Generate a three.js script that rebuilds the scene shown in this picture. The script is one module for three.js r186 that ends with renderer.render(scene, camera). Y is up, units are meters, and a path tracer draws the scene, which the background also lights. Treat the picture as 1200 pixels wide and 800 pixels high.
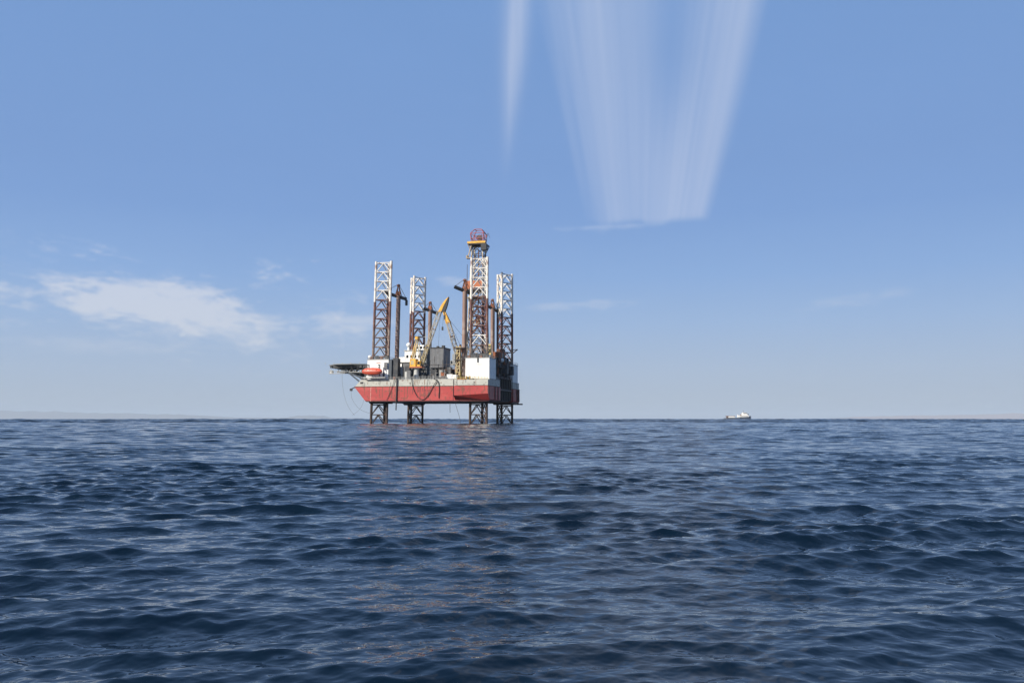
import * as THREE from 'three';
import { mergeGeometries } from 'three/addons/utils/BufferGeometryUtils.js';
import { ConvexGeometry } from 'three/addons/geometries/ConvexGeometry.js';

// ---------------------------------------------------------------- camera, sky, sun, exposure
const scene = new THREE.Scene();
const camera = new THREE.PerspectiveCamera(2 * Math.atan(400 / 1018) * 180 / Math.PI, 1.5, 0.3, 90000);
camera.position.set(0, 2.35, 0);
camera.rotation.set(12.17 * Math.PI / 180, 0, 0);
camera.setViewOffset(1200, 800, 0, 129, 1200, 800);

const renderer = new THREE.WebGLRenderer({ antialias: true });
renderer.toneMapping = THREE.LinearToneMapping;
renderer.toneMappingExposure = 1.25;
renderer.shadowMap.enabled = true;
renderer.shadowMap.type = THREE.PCFSoftShadowMap;

const SUN = new THREE.Vector3(-0.66, 0.50, 0.56).normalize();
const sun = new THREE.DirectionalLight(new THREE.Color(1, 0.93, 0.82), 5);
sun.name = 'sun';
sun.position.set(-45, 30, -430).addScaledVector(SUN, 300);
sun.target.position.set(-45, 30, -430);
sun.castShadow = true;
sun.shadow.mapSize.set(4096, 4096);
Object.assign(sun.shadow.camera, { left: -110, right: 110, top: 110, bottom: -110, near: 10, far: 700 });
scene.add(sun, sun.target);

// seeded noise
function rng(seed) { let a = seed >>> 0; return () => { a = (a + 0x6D2B79F5) >>> 0; let t = a; t = Math.imul(t ^ (t >>> 15), t | 1); t ^= t + Math.imul(t ^ (t >>> 7), t | 61); return ((t ^ (t >>> 14)) >>> 0) / 4294967296; }; }
function hash2(x, y, s) { let h = Math.imul(x, 374761393) + Math.imul(y, 668265263) + Math.imul(s, 1442695041); h = Math.imul(h ^ (h >>> 13), 1274126177); return ((h ^ (h >>> 16)) >>> 0) / 4294967296; }
function noise(x, y, s = 0) {
  const xi = Math.floor(x), yi = Math.floor(y); let fx = x - xi, fy = y - yi;
  fx = fx * fx * fx * (fx * (fx * 6 - 15) + 10); fy = fy * fy * fy * (fy * (fy * 6 - 15) + 10);
  const a = hash2(xi, yi, s), b = hash2(xi + 1, yi, s), c = hash2(xi, yi + 1, s), d = hash2(xi + 1, yi + 1, s);
  return a + (b - a) * fx + (c - a) * fy + (a - b - c + d) * fx * fy;
}
function fbm(x, y, s = 0, n = 5) { let v = 0, a = 0.5, t = 0; for (let i = 0; i < n; i++) { v += a * noise(x, y, s + i); t += a; x = x * 2.03 + 11.3; y = y * 2.03 + 7.7; a *= 0.5; } return v / t; }
const sstep = (a, b, x) => { const t = Math.min(1, Math.max(0, (x - a) / (b - a))); return t * t * (3 - 2 * t); };
const mix = (a, b, t) => a + (b - a) * t;

function makeSky() {
  const W = 4096, H = 2048, data = new Float32Array(W * H * 4);
  const stops = [
    [-90, .30, .38, .50], [0, .41, .48, .575], [1.2, .415, .495, .605], [3, .395, .50, .66], [6, .325, .47, .715], [9, .255, .415, .715], [13, .205, .355, .67],
    [16, .195, .34, .65], [27, .178, .325, .63], [45, .13, .26, .55], [90, .075, .17, .43]];
  const grad = (el) => { let i = 1; while (el > stops[i][0] && i < stops.length - 1) i++; const a = stops[i - 1], b = stops[i], t = (el - a[0]) / (b[0] - a[0]); return [1, 2, 3].map((k) => mix(a[k], b[k], t)); };
  // a fall-streak: a fan of ice crystals between two slanted edges
  function streaks(az, el) {
    let c = 0;
    if (el > 11 && el < 60) {
      const t = (el - 12.5) / 14.3, l = mix(5.3, 2.6, t), r = mix(13.0, 17.7, t), mid = (az - l) / (r - l);
      const soft = fbm(mid * 9 + 3, el * 0.035, 41, 3) - 0.5, hair = fbm(mid * 42, el * 0.06, 47, 3) - 0.5, thin = noise(mid * 150, el * 0.12, 49) - 0.5;
      const body = 0.84 + 0.55 * soft + 0.26 * hair + 0.08 * thin;
      // broad fan, its lower rim nearly level, thinner in the upper middle
      let f = sstep(-0.04, 0.2, mid + 0.2 * soft) * (1 - sstep(0.90, 1.04, mid + 0.06 * soft));
      f *= sstep(12.35, 12.95, el + (noise(az * 1.3, 3, 52) - .5) * .3) * (0.75 + 0.25 * sstep(.45, .8, mid));
      f *= 1 - 0.75 * sstep(15, 24, el) * Math.exp(-Math.pow((mid - 0.60) / 0.15, 2));
      c += 0.50 * f * Math.max(0, body) * (1 - 0.7 * sstep(30, 58, el));
      const fine = 0.62 + 0.9 * (fbm(az * 5, el * 0.06, 43, 3) - 0.5);
      // thin streak
      const cx = mix(-0.45, 0.40, (el - 16) / 11), w = mix(0.3, 0.85, sstep(14, 27, el));
      c += 0.56 * Math.exp(-Math.pow((az - cx) / w, 2)) * sstep(14.5, 24, el) * (0.7 + 0.5 * fine - .2) * (1 - 0.7 * sstep(30, 55, el));
    }
    return c;
  }
  function clouds(az, el) {
    let c = 0;
    const bank = (ca, ce, wa, we, tilt, gain, s, lo = 0.22, hi = 1.0) => {
      const da = az - ca, de = el - ce - da * tilt;
      if (Math.abs(da) > wa * 2.2 || Math.abs(de) > we * 2.6) return 0;
      const wx = az + 1.2 * (fbm(az * .35, el * .8, s + 3, 3) - .5), wy = el - da * tilt + .5 * (fbm(az * .6, el * 1.1, s + 5, 3) - .5);
      const n = fbm(wx * 0.5 + s, wy * 1.5, s, 6), n2 = fbm(wx * 1.5 + s, wy * 6, s + 9, 5);
      const edge = Math.exp(-Math.pow(Math.abs(da / wa), 2.4)) * Math.exp(-Math.pow(Math.abs(de / (de > 0 ? we * 0.7 : we * 1.3)), 2.0));
      return gain * sstep(lo, hi, (n - .5) * 0.9 + (n2 - .5) * .55 + edge * 0.85) * (.8 + .4 * n2);
    };
    c += bank(-23.2, 7.35, 5.6, 1.25, -0.055, 1.0, 61, .06, .88);
    c += bank(-20.2, 6.3, 6.0, 1.3, -0.10, 0.7, 67, .12, 1.0);
    c += bank(-31.5, 7.3, 2.6, 0.6, 0.0, 0.5, 71);
    c += bank(-10.9, 6.2, 3.0, 0.75, 0.03, 0.5, 77, .25, 1.0);
    c += bank(4.4, 7.35, 5.0, 0.34, 0.05, 0.28, 83, .25, 1.0);
    c += bank(-3.5, 8.9, 2.0, 0.4, -0.05, 0.4, 85, .25, 1.0);
    c += bank(6, 12.4, 4.5, 0.2, 0.02, 0.24, 89, .25, 1.1);
    c += bank(22, 7.3, 4.5, 0.5, 0.09, 0.2, 93, .25, 1.1);
    c += bank(-25, 4.4, 7, 0.6, 0.0, 0.22, 95, .25, 1.1);
    // the same kind of thin cloud all round the rest of the horizon
    for (let k = 0; k < 8; k++) c += bank(62 + k * 34, 7 + (k * 37 % 5), 7, 1.2, -0.03, 0.7, 101 + k * 7);
    return c;
  }
  for (let j = 0; j < H; j++) {
    const el = ((j + 0.5) / H - 0.5) * 180;
    const base = grad(el);
    for (let i = 0; i < W; i++) {
      // u = atan2(z, x) / 2pi + 0.5 ; the camera looks to -z
      const th = ((i + 0.5) / W - 0.5) * 2 * Math.PI, x = Math.cos(th), z = Math.sin(th);
      let az = Math.atan2(x, -z) * 180 / Math.PI; if (az < -40) az += 360;
      const azv = az > 180 ? az - 360 : az;
      let c = 0;
      if (el > 2 && el < 62) { c = (az < 45 || az > 320 ? clouds(azv, el) : clouds(az, el)); if (Math.abs(azv) < 45) c += streaks(azv, el); }
      const s = 1 + 0.02 * (fbm(azv * 0.12, el * 0.3, 7, 3) - 0.5);
      const low = 1 - sstep(2, 14, el);
      c = Math.min(0.85, c);
      const cc = [mix(.60, .64, low), mix(.665, .68, low), mix(.82, .76, low)];
      // whiter air round the sun
      const dot = Math.cos(el * Math.PI / 180) * (x * SUN.x + z * SUN.z) + Math.sin(el * Math.PI / 180) * SUN.y, glow = Math.pow(Math.max(0, dot), 12) * .35;
      const o = (j * W + i) * 4;
      for (let k = 0; k < 3; k++) data[o + k] = 0.8 * mix(base[k] * s, cc[k], c) + glow * [1, .95, .88][k];
      data[o + 3] = 1;
    }
  }
  const t = new THREE.DataTexture(data, W, H, THREE.RGBAFormat, THREE.FloatType);
  t.mapping = THREE.EquirectangularReflectionMapping; t.magFilter = t.minFilter = THREE.LinearFilter; t.needsUpdate = true;
  return t;
}
scene.background = makeSky();
scene.environment = scene.background;
scene.fog = new THREE.FogExp2(new THREE.Color().setRGB(0.80, 0.91, 1.0), 3.6e-5);

// ---------------------------------------------------------------- sea
function fft(re, im, N, off, stride) {
  for (let i = 1, j = 0; i < N; i++) { let b = N >> 1; for (; j & b; b >>= 1) j ^= b; j ^= b; if (i < j) { const p = off + i * stride, q = off + j * stride; let t = re[p]; re[p] = re[q]; re[q] = t; t = im[p]; im[p] = im[q]; im[q] = t; } }
  for (let len = 2; len <= N; len <<= 1) {
    const ang = 2 * Math.PI / len, h = len >> 1;
    for (let k = 0; k < h; k++) {
      const c = Math.cos(ang * k), s = Math.sin(ang * k);
      for (let i = k; i < N; i += len) {
        const p = off + i * stride, q = off + (i + h) * stride, tr = re[q] * c - im[q] * s, ti = re[q] * s + im[q] * c;
        re[q] = re[p] - tr; im[q] = im[p] - ti; re[p] += tr; im[p] += ti;
      }
    }
  }
}
const WIND = 1.42;   // angle in the x-z plane of the mean travel direction, towards the viewer
// relief of ripples that tiles every `tile` metres, wavelengths lmin to lmax
function rippleMap(N, tile, lmin, lmax, rms, spread, seed) {
  const R = rng(seed), re = new Float64Array(N * N), im = new Float64Array(N * N);
  const gauss = () => Math.sqrt(-2 * Math.log(1 - R())) * Math.cos(6.2831853 * R());
  for (let j = 0; j < N; j++) for (let i = 0; i < N; i++) {
    const m = i < N / 2 ? i : i - N, n = j < N / 2 ? j : j - N;
    if (!(n > 0 || (n === 0 && m > 0)) || Math.abs(m) === N / 2 || n === N / 2) continue;
    const k = Math.hypot(m, n), lam = tile / k;
    if (lam < lmin || lam > lmax) continue;
    const d = Math.cos(Math.atan2(n, m) - WIND);
    const amp = Math.pow(Math.abs(d), spread) * (0.12 + 0.88) / (k * k) * sstep(lmin, lmin * 1.5, lam) * (1 - 0.6 * sstep(lmax * 0.6, lmax, lam));
    const a = gauss() * amp, b = gauss() * amp;          // height coefficient
    // slope x = i m h, slope z = i n h ; packed sx + i sz
    const add = (I, J, ar, br, mm, nn) => { const o = J * N + I, xr = -br * mm, xi = ar * mm, zr = -br * nn, zi = ar * nn; re[o] += xr - zi; im[o] += xi + zr; };
    add(i, j, a, b, m, n);
    add((N - i) % N, (N - j) % N, a, -b, -m, -n);
  }
  for (let j = 0; j < N; j++) fft(re, im, N, j * N, 1);
  for (let i = 0; i < N; i++) fft(re, im, N, i, N);
  let v = 0; for (let q = 0; q < N * N; q++) v += re[q] * re[q] + im[q] * im[q];
  const g = rms / Math.sqrt(v / (N * N)), px = new Float32Array(N * N * 4);
  for (let j = 0; j < N; j++) for (let i = 0; i < N; i++) {
    const q = j * N + i, o = ((N - 1 - j) * N + i) * 4, sx = re[q] * g, sz = im[q] * g, l = 1 / Math.hypot(sx, sz, 1);
    px[o] = 0.5 - 0.5 * sx * l; px[o + 1] = 0.5 + 0.5 * sz * l; px[o + 2] = 0.5 + 0.5 * l; px[o + 3] = 1;   // tangent = +x, bitangent = -z
  }
  const t = new THREE.DataTexture(px, N, N, THREE.RGBAFormat, THREE.FloatType);
  t.wrapS = t.wrapT = THREE.RepeatWrapping; t.magFilter = t.minFilter = THREE.LinearFilter; t.needsUpdate = true;
  return t;
}
const waterBase = new THREE.Color().setRGB(0.0016, 0.0072, 0.0145);
const waterMat = (map) => new THREE.MeshPhysicalMaterial({ color: waterBase, roughness: 0.02, ior: 1.333, metalness: 0, normalMap: map });

const waves = (() => {
  const R = rng(99), out = [], n = 220, l0 = 0.13, l1 = 40;
  for (let i = 0; i < n; i++) {
    const f = (i + R()) / n, lam = l0 * Math.pow(l1 / l0, f), k = 2 * Math.PI / lam;
    const big = sstep(0.5, 3, lam);
    const spread = mix(0.75, 0.38, big), dir = WIND + spread * (R() + R() + R() - 1.5) * 1.25;
    const wind = mix(1.0, 0.5, sstep(0.35, 1.5, lam)) * (lam > 2.2 ? Math.exp(-Math.pow((lam - 2.2) / 2.3, 2)) : 1);
    const slope = 0.051;
    // wind: share of the wave close by; the long rest only builds up in the distance, where the sheet is coarse
    out.push({ lam, kx: Math.cos(dir) * k, kz: Math.sin(dir) * k, k, a: slope / k, wind, ph: R() * 6.2831853, dx: Math.cos(dir), dz: Math.sin(dir) });
  }
  return out;
})();
const farWaves = (() => {
  const R = rng(7), out = [], n = 110;
  for (let i = 0; i < n; i++) {
    const lam = 4.5 * Math.pow(9, (i + R()) / n), k = 2 * Math.PI / lam, dir = Math.PI / 2 + (R() + R() + R() - 1.5) * 0.75;
    out.push({ lam, kx: Math.cos(dir) * k, kz: Math.sin(dir) * k, a: 0.046 / k, ph: R() * 6.2831853 });
  }
  return out;
})();
function seaSheet(r0, r1, ratio, dense, denseStep, name, map, tile, withCentre, geo) {
  // rings about the viewer's place, dense in the quarter that is looked at
  const ang = []; for (let a = -dense; a <= dense + 1e-9; a += denseStep) ang.push(a);
  const rest = 360 - 2 * dense, nr = Math.round(rest / 10); for (let i = 1; i < nr; i++) ang.push(dense + rest * i / nr);
  const rr = [r0]; while (rr[rr.length - 1] < r1 * 0.9999) { const q = rr[rr.length - 1]; rr.push(Math.min(r1, q * (geo === true && q > 30 ? Math.min(ratio, 1.0036) : ratio))); }
  const nA = ang.length, nR = rr.length, nv = nA * nR + (withCentre ? 1 : 0), pos = new Float32Array(nv * 3), uv = new Float32Array(nv * 2);
  for (let j = 0; j < nR; j++) {
    const r = rr[j], dr = j ? r - rr[j - 1] : rr[1] - r;
    for (let i = 0; i < nA; i++) {
      const th = ang[i] * Math.PI / 180, coarse = Math.abs(ang[i]) > dense + 1e-6;
      let x = r * Math.sin(th), z = -r * Math.cos(th), y = 0;
      const x0 = x, z0 = z;
      if (geo === 'far' && !coarse) {
        const st = Math.sin(th), ct = Math.cos(th), dl = r * denseStep * 0.01745, end = sstep(r0, r0 * 1.08, r) * (1 - sstep(r1 * 0.8, r1, r)), gust = .7 + .6 * fbm(x0 * .012, z0 * .006, 15, 3);
        for (const w of farWaves) {
          const kr = Math.abs(w.kx * st - w.kz * ct) * dr, kl = Math.abs(w.kx * ct + w.kz * st) * dl;
          const g = (1 - sstep(1.5, 2.4, kr)) * (1 - sstep(1.6, 2.6, kl)) * (1 - sstep(7 * dr + 8, 11 * dr + 16, w.lam));
          if (g > 0) y += Math.cos(w.kx * x0 + w.kz * z0 + w.ph) * w.a * g * end * gust;
        }
      }
      if (geo === true) {
        const cell = coarse ? r * 0.175 : Math.max(dr, r * denseStep * 0.01745);
        const calm = 0.5 + 0.95 * sstep(.25, .75, fbm(x0 * 0.07 + 40, z0 * 0.10 + 17, 5, 4)), calm2 = mix(1, calm, 0.4);
        const end = 1 - sstep(r1 * 0.9, r1, r);
        for (const w of waves) {
          if (w.lam < cell * 2.6) continue;
          const long = Math.min(.6, 1 - w.wind) * sstep(1.5, 3, w.lam) * (1 - sstep(cell * 6, cell * 11, w.lam)) * 0.9, share = w.wind + (coarse ? 0 : long);
          if (share < .01) continue;
          const g = sstep(cell * 2.6, cell * 4.2, w.lam) * share * (w.lam < 1.4 ? calm : calm2) * end, p = w.kx * x0 + w.kz * z0 + w.ph, s = Math.sin(p) * w.a * g;
          y += Math.cos(p) * w.a * g; x -= 0.95 * w.dx * s; z -= 0.95 * w.dz * s;
        }
      }
      const o = (j * nA + i) * 3; pos[o] = x; pos[o + 1] = y; pos[o + 2] = z;
      const u = (j * nA + i) * 2; uv[u] = x0 / tile; uv[u + 1] = -z0 / tile;
    }
  }
  const idx = [];
  for (let j = 0; j < nR - 1; j++) for (let i = 0; i < nA; i++) { const k = (i + 1) % nA, a = j * nA + i, b = j * nA + k, c = a + nA, d = b + nA; idx.push(a, b, c, b, d, c); }
  if (withCentre) for (let i = 0; i < nA; i++) idx.push(nv - 1, (i + 1) % nA, i);
  const g = new THREE.BufferGeometry();
  g.setAttribute('position', new THREE.BufferAttribute(pos, 3)); g.setAttribute('uv', new THREE.BufferAttribute(uv, 2)); g.setIndex(idx); g.computeVertexNormals();
  const m = new THREE.Mesh(g, waterMat(map)); m.name = name;
  return m;
}
const sea = seaSheet(2.2, 560, 1.0052, 38, 0.1, 'sea', rippleMap(1024, 9, 0.05, 0.45, 0.05, 0.9, 5), 9, true, true);
sea.userData = { kind: 'structure', label: 'choppy dark blue sea in the foreground around the rig', category: 'sea' };
const openSea = seaSheet(530, 3400, 1.0013, 38, 0.35, 'open_sea', rippleMap(1024, 90, 0.35, 4, 0.09, 1.0, 6), 90, false, 'far');
openSea.position.y = -0.02; openSea.userData = { kind: 'structure', label: 'distant dark blue sea running out towards the horizon', category: 'sea' };
const outerSea = seaSheet(3250, 60000, 1.2, 38, 2, 'outer_sea', null, 140, false, false);
outerSea.position.y = -0.2; outerSea.userData = { kind: 'structure', label: 'thin outermost strip of sea below the horizon', category: 'sea' };
openSea.position.y = -0.02; openSea.userData = { kind: 'structure', label: 'distant dark blue sea running out to the horizon', category: 'sea' };
scene.add(sea, openSea, outerSea);

// ---------------------------------------------------------------- helpers
const V = (x, y, z) => new THREE.Vector3(x, y, z);
const taken = {};
function numbered(n) { const k = taken[n] = (taken[n] ?? -1) + 1; return k ? `${n}_${String(k).padStart(3, '0')}` : n; }
function thing(name, label, category, [x, y, z], turn = 0, group) {
  const o = new THREE.Group(); o.name = numbered(name); o.position.set(x, y, z); o.rotation.y = turn;
  o.userData = { label, category }; if (group) o.userData.group = group; scene.add(o); return o;
}
function sub(name, parent, label) { const o = new THREE.Group(); o.name = name; if (label) o.userData.label = label; parent.add(o); return o; }
function part(name, geos, mat, parent, extra) {
  const list = (Array.isArray(geos) ? geos : [geos]).map((g) => g.index ? g.toNonIndexed() : g);
  for (const g of list) for (const k of Object.keys(g.attributes)) if (!['position', 'normal', 'uv'].includes(k)) g.deleteAttribute(k);
  if (list.some((g) => !g.attributes.uv)) list.forEach((g) => g.attributes.uv || g.setAttribute('uv', new THREE.BufferAttribute(new Float32Array(g.attributes.position.count * 2), 2)));
  const m = new THREE.Mesh(list.length > 1 ? mergeGeometries(list) : list[0], mat); m.name = name; if (extra) Object.assign(m.userData, extra); parent.add(m); return m;
}
function box(x0, x1, y0, y1, z0, z1) {           // uv in metres
  const g = new THREE.BoxGeometry(x1 - x0, y1 - y0, z1 - z0), p = g.attributes.position, n = g.attributes.normal, u = g.attributes.uv;
  g.translate((x0 + x1) / 2, (y0 + y1) / 2, (z0 + z1) / 2);
  for (let i = 0; i < p.count; i++) { const ax = Math.abs(n.getX(i)) > .5, ay = Math.abs(n.getY(i)) > .5; u.setXY(i, ax ? p.getZ(i) : p.getX(i), ay ? p.getZ(i) : p.getY(i)); }
  return g;
}
const UPV = V(0, 1, 0);
function bar(a, b, r, n = 6, r2 = r) {
  const d = b.clone().sub(a), L = d.length(), g = new THREE.CylinderGeometry(r2, r, L, n, 1);
  const u = g.attributes.uv; for (let i = 0; i < u.count; i++) u.setXY(i, u.getX(i) * 6.28 * r, u.getY(i) * L);
  g.applyQuaternion(new THREE.Quaternion().setFromUnitVectors(UPV, d.normalize())); g.translate((a.x + b.x) / 2, (a.y + b.y) / 2, (a.z + b.z) / 2); return g;
}
function beam(a, b, w, h) {                       // square beam
  const d = b.clone().sub(a), L = d.length(), g = new THREE.BoxGeometry(w, L, h);
  g.applyQuaternion(new THREE.Quaternion().setFromUnitVectors(UPV, d.normalize())); g.translate((a.x + b.x) / 2, (a.y + b.y) / 2, (a.z + b.z) / 2); return g;
}
function tube(pts, r, seg = 40) { return new THREE.TubeGeometry(new THREE.CatmullRomCurve3(pts), seg, r, 6, false); }
function extrudeProfile(pts, z0, z1) {            // profile in x-y, extruded from z0 to z1, uv in metres
  const s = new THREE.Shape(pts.map((p) => new THREE.Vector2(p[0], p[1])));
  const g = new THREE.ExtrudeGeometry(s, { depth: z1 - z0, bevelEnabled: false, steps: 1 }); g.translate(0, 0, z0);
  const p = g.attributes.position, n = g.attributes.normal, u = g.attributes.uv;
  for (let i = 0; i < p.count; i++) { const ax = Math.abs(n.getX(i)) > .7; u.setXY(i, ax ? p.getZ(i) : p.getX(i), Math.abs(n.getY(i)) > .9 ? p.getZ(i) : p.getY(i)); }
  return g;
}
function loft(sections) {                         // sections: [x, [[y,z]...]] closed rings, capped
  const n = sections[0][1].length, pos = [], idx = [];
  for (const [x, ring] of sections) for (const [y, z] of ring) pos.push(x, y, z);
  for (let s = 0; s < sections.length - 1; s++) for (let i = 0; i < n; i++) { const a = s * n + i, b = s * n + (i + 1) % n, c = a + n, d = b + n; idx.push(a, c, b, b, c, d); }
  const cap = (s, flip) => { const c = pos.length / 3, x = sections[s][0], r = sections[s][1]; pos.push(x, r.reduce((t, q) => t + q[0], 0) / n, r.reduce((t, q) => t + q[1], 0) / n); for (let i = 0; i < n; i++) { const a = s * n + i, b = s * n + (i + 1) % n; flip ? idx.push(c, a, b) : idx.push(c, b, a); } };
  cap(0, true); cap(sections.length - 1, false);
  const g = new THREE.BufferGeometry(); g.setAttribute('position', new THREE.Float32BufferAttribute(pos, 3)); g.setIndex(idx); g.computeVertexNormals(); return g;
}

// ---------------------------------------------------------------- materials
const RGB = (r, g, b) => new THREE.Color().setRGB(r, g, b);
const std = (r, g, b, rough = 0.6, extra = {}) => new THREE.MeshStandardMaterial({ color: RGB(r, g, b), roughness: rough, ...extra });
// weathered paint: a colour map over `w` x `h` metres made by a function (x, y in metres) -> linear rgb
function paintMap(N, M, w, h, f, x0 = 0, y0 = 0) {
  const px = new Uint8Array(N * M * 4), s = (c) => Math.round(255 * Math.min(1, Math.max(0, c <= 0.0031308 ? c * 12.92 : 1.055 * Math.pow(c, 1 / 2.4) - 0.055)));
  for (let j = 0; j < M; j++) for (let i = 0; i < N; i++) { const c = f(x0 + (i + .5) / N * w, y0 + (j + .5) / M * h), o = (j * N + i) * 4; px[o] = s(c[0]); px[o + 1] = s(c[1]); px[o + 2] = s(c[2]); px[o + 3] = 255; }
  const t = new THREE.DataTexture(px, N, M, THREE.RGBAFormat); t.colorSpace = THREE.SRGBColorSpace; t.wrapS = t.wrapT = THREE.RepeatWrapping; t.magFilter = THREE.LinearFilter; t.minFilter = THREE.LinearFilter; t.needsUpdate = true;
  t.repeat.set(1 / w, 1 / h); t.offset.set(-x0 / w, -y0 / h); return t;
}
const painted = (map, rough = 0.6) => new THREE.MeshStandardMaterial({ map, roughness: rough });
const lerp3 = (a, b, t) => [mix(a[0], b[0], t), mix(a[1], b[1], t), mix(a[2], b[2], t)];
const RUST = [.11, .045, .022];
// vertical rust and dirt runs starting under a height, with the run's own ragged outline
function runs(x, y, top, density, len, s) {
  const W = 0.72, col = Math.floor(x / W), r = hash2(col, 3, s), l = len * (0.25 + 0.75 * hash2(col, 9, s));
  if (r > density) return 0;
  const d = (top - y) / l; if (d < 0 || d > 1) return 0;
  const c = Math.abs((x / W - col) - 0.5 + 0.3 * (noise(x, y * 1.2, s) - .5)) * 2;
  return (1 - sstep(0.35, 0.9, c)) * (noise(x * 3, y * 1.1, s + 3) > 0.1 + 0.45 * d ? 1 : 0.5) * (0.55 + 0.45 * hash2(col, 17, s));
}
const M = {};
M.hullRed = painted(paintMap(2048, 256, 72, 12, (x, y) => {
  let c = lerp3([.41, .040, .035], [.33, .034, .031], fbm(x * .25, y * .9, 1));
  c = lerp3(c, [.45, .075, .062], .5 * sstep(.52, .75, fbm(x * .12, y * .35, 4)));
  const heavy = sstep(16, 20, x) * (1 - sstep(30, 33, x));
  const r = Math.max(runs(x, y, 17.6, .16 + .34 * heavy, 7.2, 11), runs(x + .13, y, 16 + noise(x * .3, 2, 4), .12 + .16 * heavy, 5, 13));
  c = lerp3(c, heavy > .4 ? [.055, .024, .02] : RUST, .92 * r);
  c = lerp3(c, RUST, .6 * sstep(.62, .74, fbm(x * .9, y * .9, 23)));
  if (y < 11.05 + .25 * noise(x * .7, 1, 5)) c = lerp3(c, [.08, .018, .018], .7);
  if (Math.abs(x + 2.9) < .16) c = lerp3(c, [.55, .38, .30], .6 * (noise(x * 3, y * 2, 7) > .3 ? 1 : .4));
  return c;
}, -13, 9.6), .5);
M.hullGrey = painted(paintMap(2048, 128, 72, 4.5, (x, y) => {
  let c = lerp3([.47, .46, .40], [.36, .36, .32], fbm(x * .4, y * .8, 2));
  const heavy = sstep(15, 19, x) * (1 - sstep(31, 35, x));
  const r = Math.max(runs(x, y, 21.1, .13 + .3 * heavy, 3.6, 21), runs(x + .2, y, 19.8, .08 + .25 * heavy, 2.5, 27));
  c = lerp3(c, hash2(Math.floor(x / .72), 1, 3) > .5 ? [.16, .075, .03] : [.05, .045, .04], .9 * r);
  c = lerp3(c, RUST, .6 * sstep(.68, .76, fbm(x * 1.1, y * 1.3, 33)));
  return c;
}, -13, 17.4), .6);
M.white = painted(paintMap(256, 256, 12, 12, (x, y) => {
  let c = lerp3([.80, .79, .75], [.70, .69, .65], fbm(x * .5, y * .8, 3));
  c = lerp3(c, [.36, .25, .16], .5 * runs(x, y % 11, 10.6, .16, 5, 41));
  return lerp3(c, RUST, .45 * sstep(.72, .8, fbm(x * 1.3, y * 1.3, 43)));
}), .55);
M.legWhite = painted(paintMap(64, 512, 3, 40, (x, y) => lerp3(lerp3([.78, .75, .68], [.66, .60, .52], fbm(x, y * .4, 5)), [.24, .12, .07], .8 * sstep(.62, .70, fbm(x * .8, y * .6, 6)))), .5);
M.legRed = painted(paintMap(64, 512, 3, 40, (x, y) => lerp3(lerp3([.15, .050, .038], [.085, .034, .027], fbm(x, y * .5, 8)), lerp3([.30, .17, .12], [.05, .03, .025], noise(x, y * .3, 12)), .75 * sstep(.52, .64, fbm(x * .7, y * .5, 9)))), .65);
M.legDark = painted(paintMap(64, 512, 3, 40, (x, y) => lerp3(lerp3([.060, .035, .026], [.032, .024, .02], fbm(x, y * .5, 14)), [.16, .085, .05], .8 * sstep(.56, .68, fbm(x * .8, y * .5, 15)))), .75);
M.legGrimy = painted(paintMap(64, 512, 3, 40, (x, y) => lerp3(lerp3([.30, .24, .19], [.20, .14, .11], fbm(x, y * .5, 16)), [.09, .035, .028], .85 * sstep(.42, .55, fbm(x * .8, y * .45, 18)))), .7);
M.post = painted(paintMap(64, 512, 3, 50, (x, y) => lerp3(lerp3([.29, .19, .15], [.19, .115, .09], fbm(x, y * .25, 20)), [.36, .29, .25], .6 * sstep(.55, .7, fbm(x * .6, y * .3, 22)))), .65);
M.rusty = painted(paintMap(128, 128, 6, 6, (x, y) => lerp3([.26, .085, .035], [.10, .042, .025], sstep(.35, .65, fbm(x * .8, y * .8, 24)))), .8);
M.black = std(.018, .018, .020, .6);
M.dark = painted(paintMap(128, 128, 8, 8, (x, y) => lerp3([.020, .023, .028], [.055, .054, .052], sstep(.4, .7, fbm(x * .8, y * .8, 26)))), .6);
M.slate = std(.055, .066, .078, .6);
M.steel = painted(paintMap(128, 128, 8, 8, (x, y) => lerp3([.15, .155, .16], [.09, .088, .085], fbm(x * .6, y * .9, 28))), .55);
M.cladding = painted(paintMap(128, 128, 8, 8, (x, y) => lerp3([.21, .215, .225], [.15, .15, .155], fbm(x * .6, y * .9, 29))), .55);
M.wire = std(.16, .17, .18, .7);
M.midGrey = std(.24, .24, .23, .6);
M.paleGrey = std(.42, .42, .40, .6);
M.yellow = painted(paintMap(128, 128, 8, 8, (x, y) => lerp3([.74, .40, .030], [.50, .25, .03], sstep(.4, .75, fbm(x * .7, y * .7, 30)))), .5);
M.boomYellow = painted(paintMap(64, 256, 3, 36, (x, y) => lerp3([.52, .39, .13], [.36, .30, .20], sstep(.35, .6, fbm(x * .6, y * .35, 32)))), .55);
M.boomPale = painted(paintMap(64, 256, 3, 36, (x, y) => lerp3([.52, .49, .42], [.36, .31, .24], fbm(x * .8, y * .4, 34))), .55);
M.railYellow = std(.52, .38, .10, .6);
M.derrickPale = painted(paintMap(64, 256, 3, 36, (x, y) => lerp3([.58, .52, .42], [.34, .25, .16], sstep(.4, .65, fbm(x * .8, y * .4, 36)))), .55);
M.derrickDark = std(.075, .058, .050, .7);
M.crownRed = std(.36, .10, .10, .6);
M.orange = painted(paintMap(128, 64, 12, 5, (x, y) => lerp3([.70, .105, .048], [.60, .085, .045], fbm(x * .5, y, 38))), .42);
M.orangeDull = std(.42, .13, .05, .7);
M.rope = std(.03, .03, .032, .8);
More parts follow.
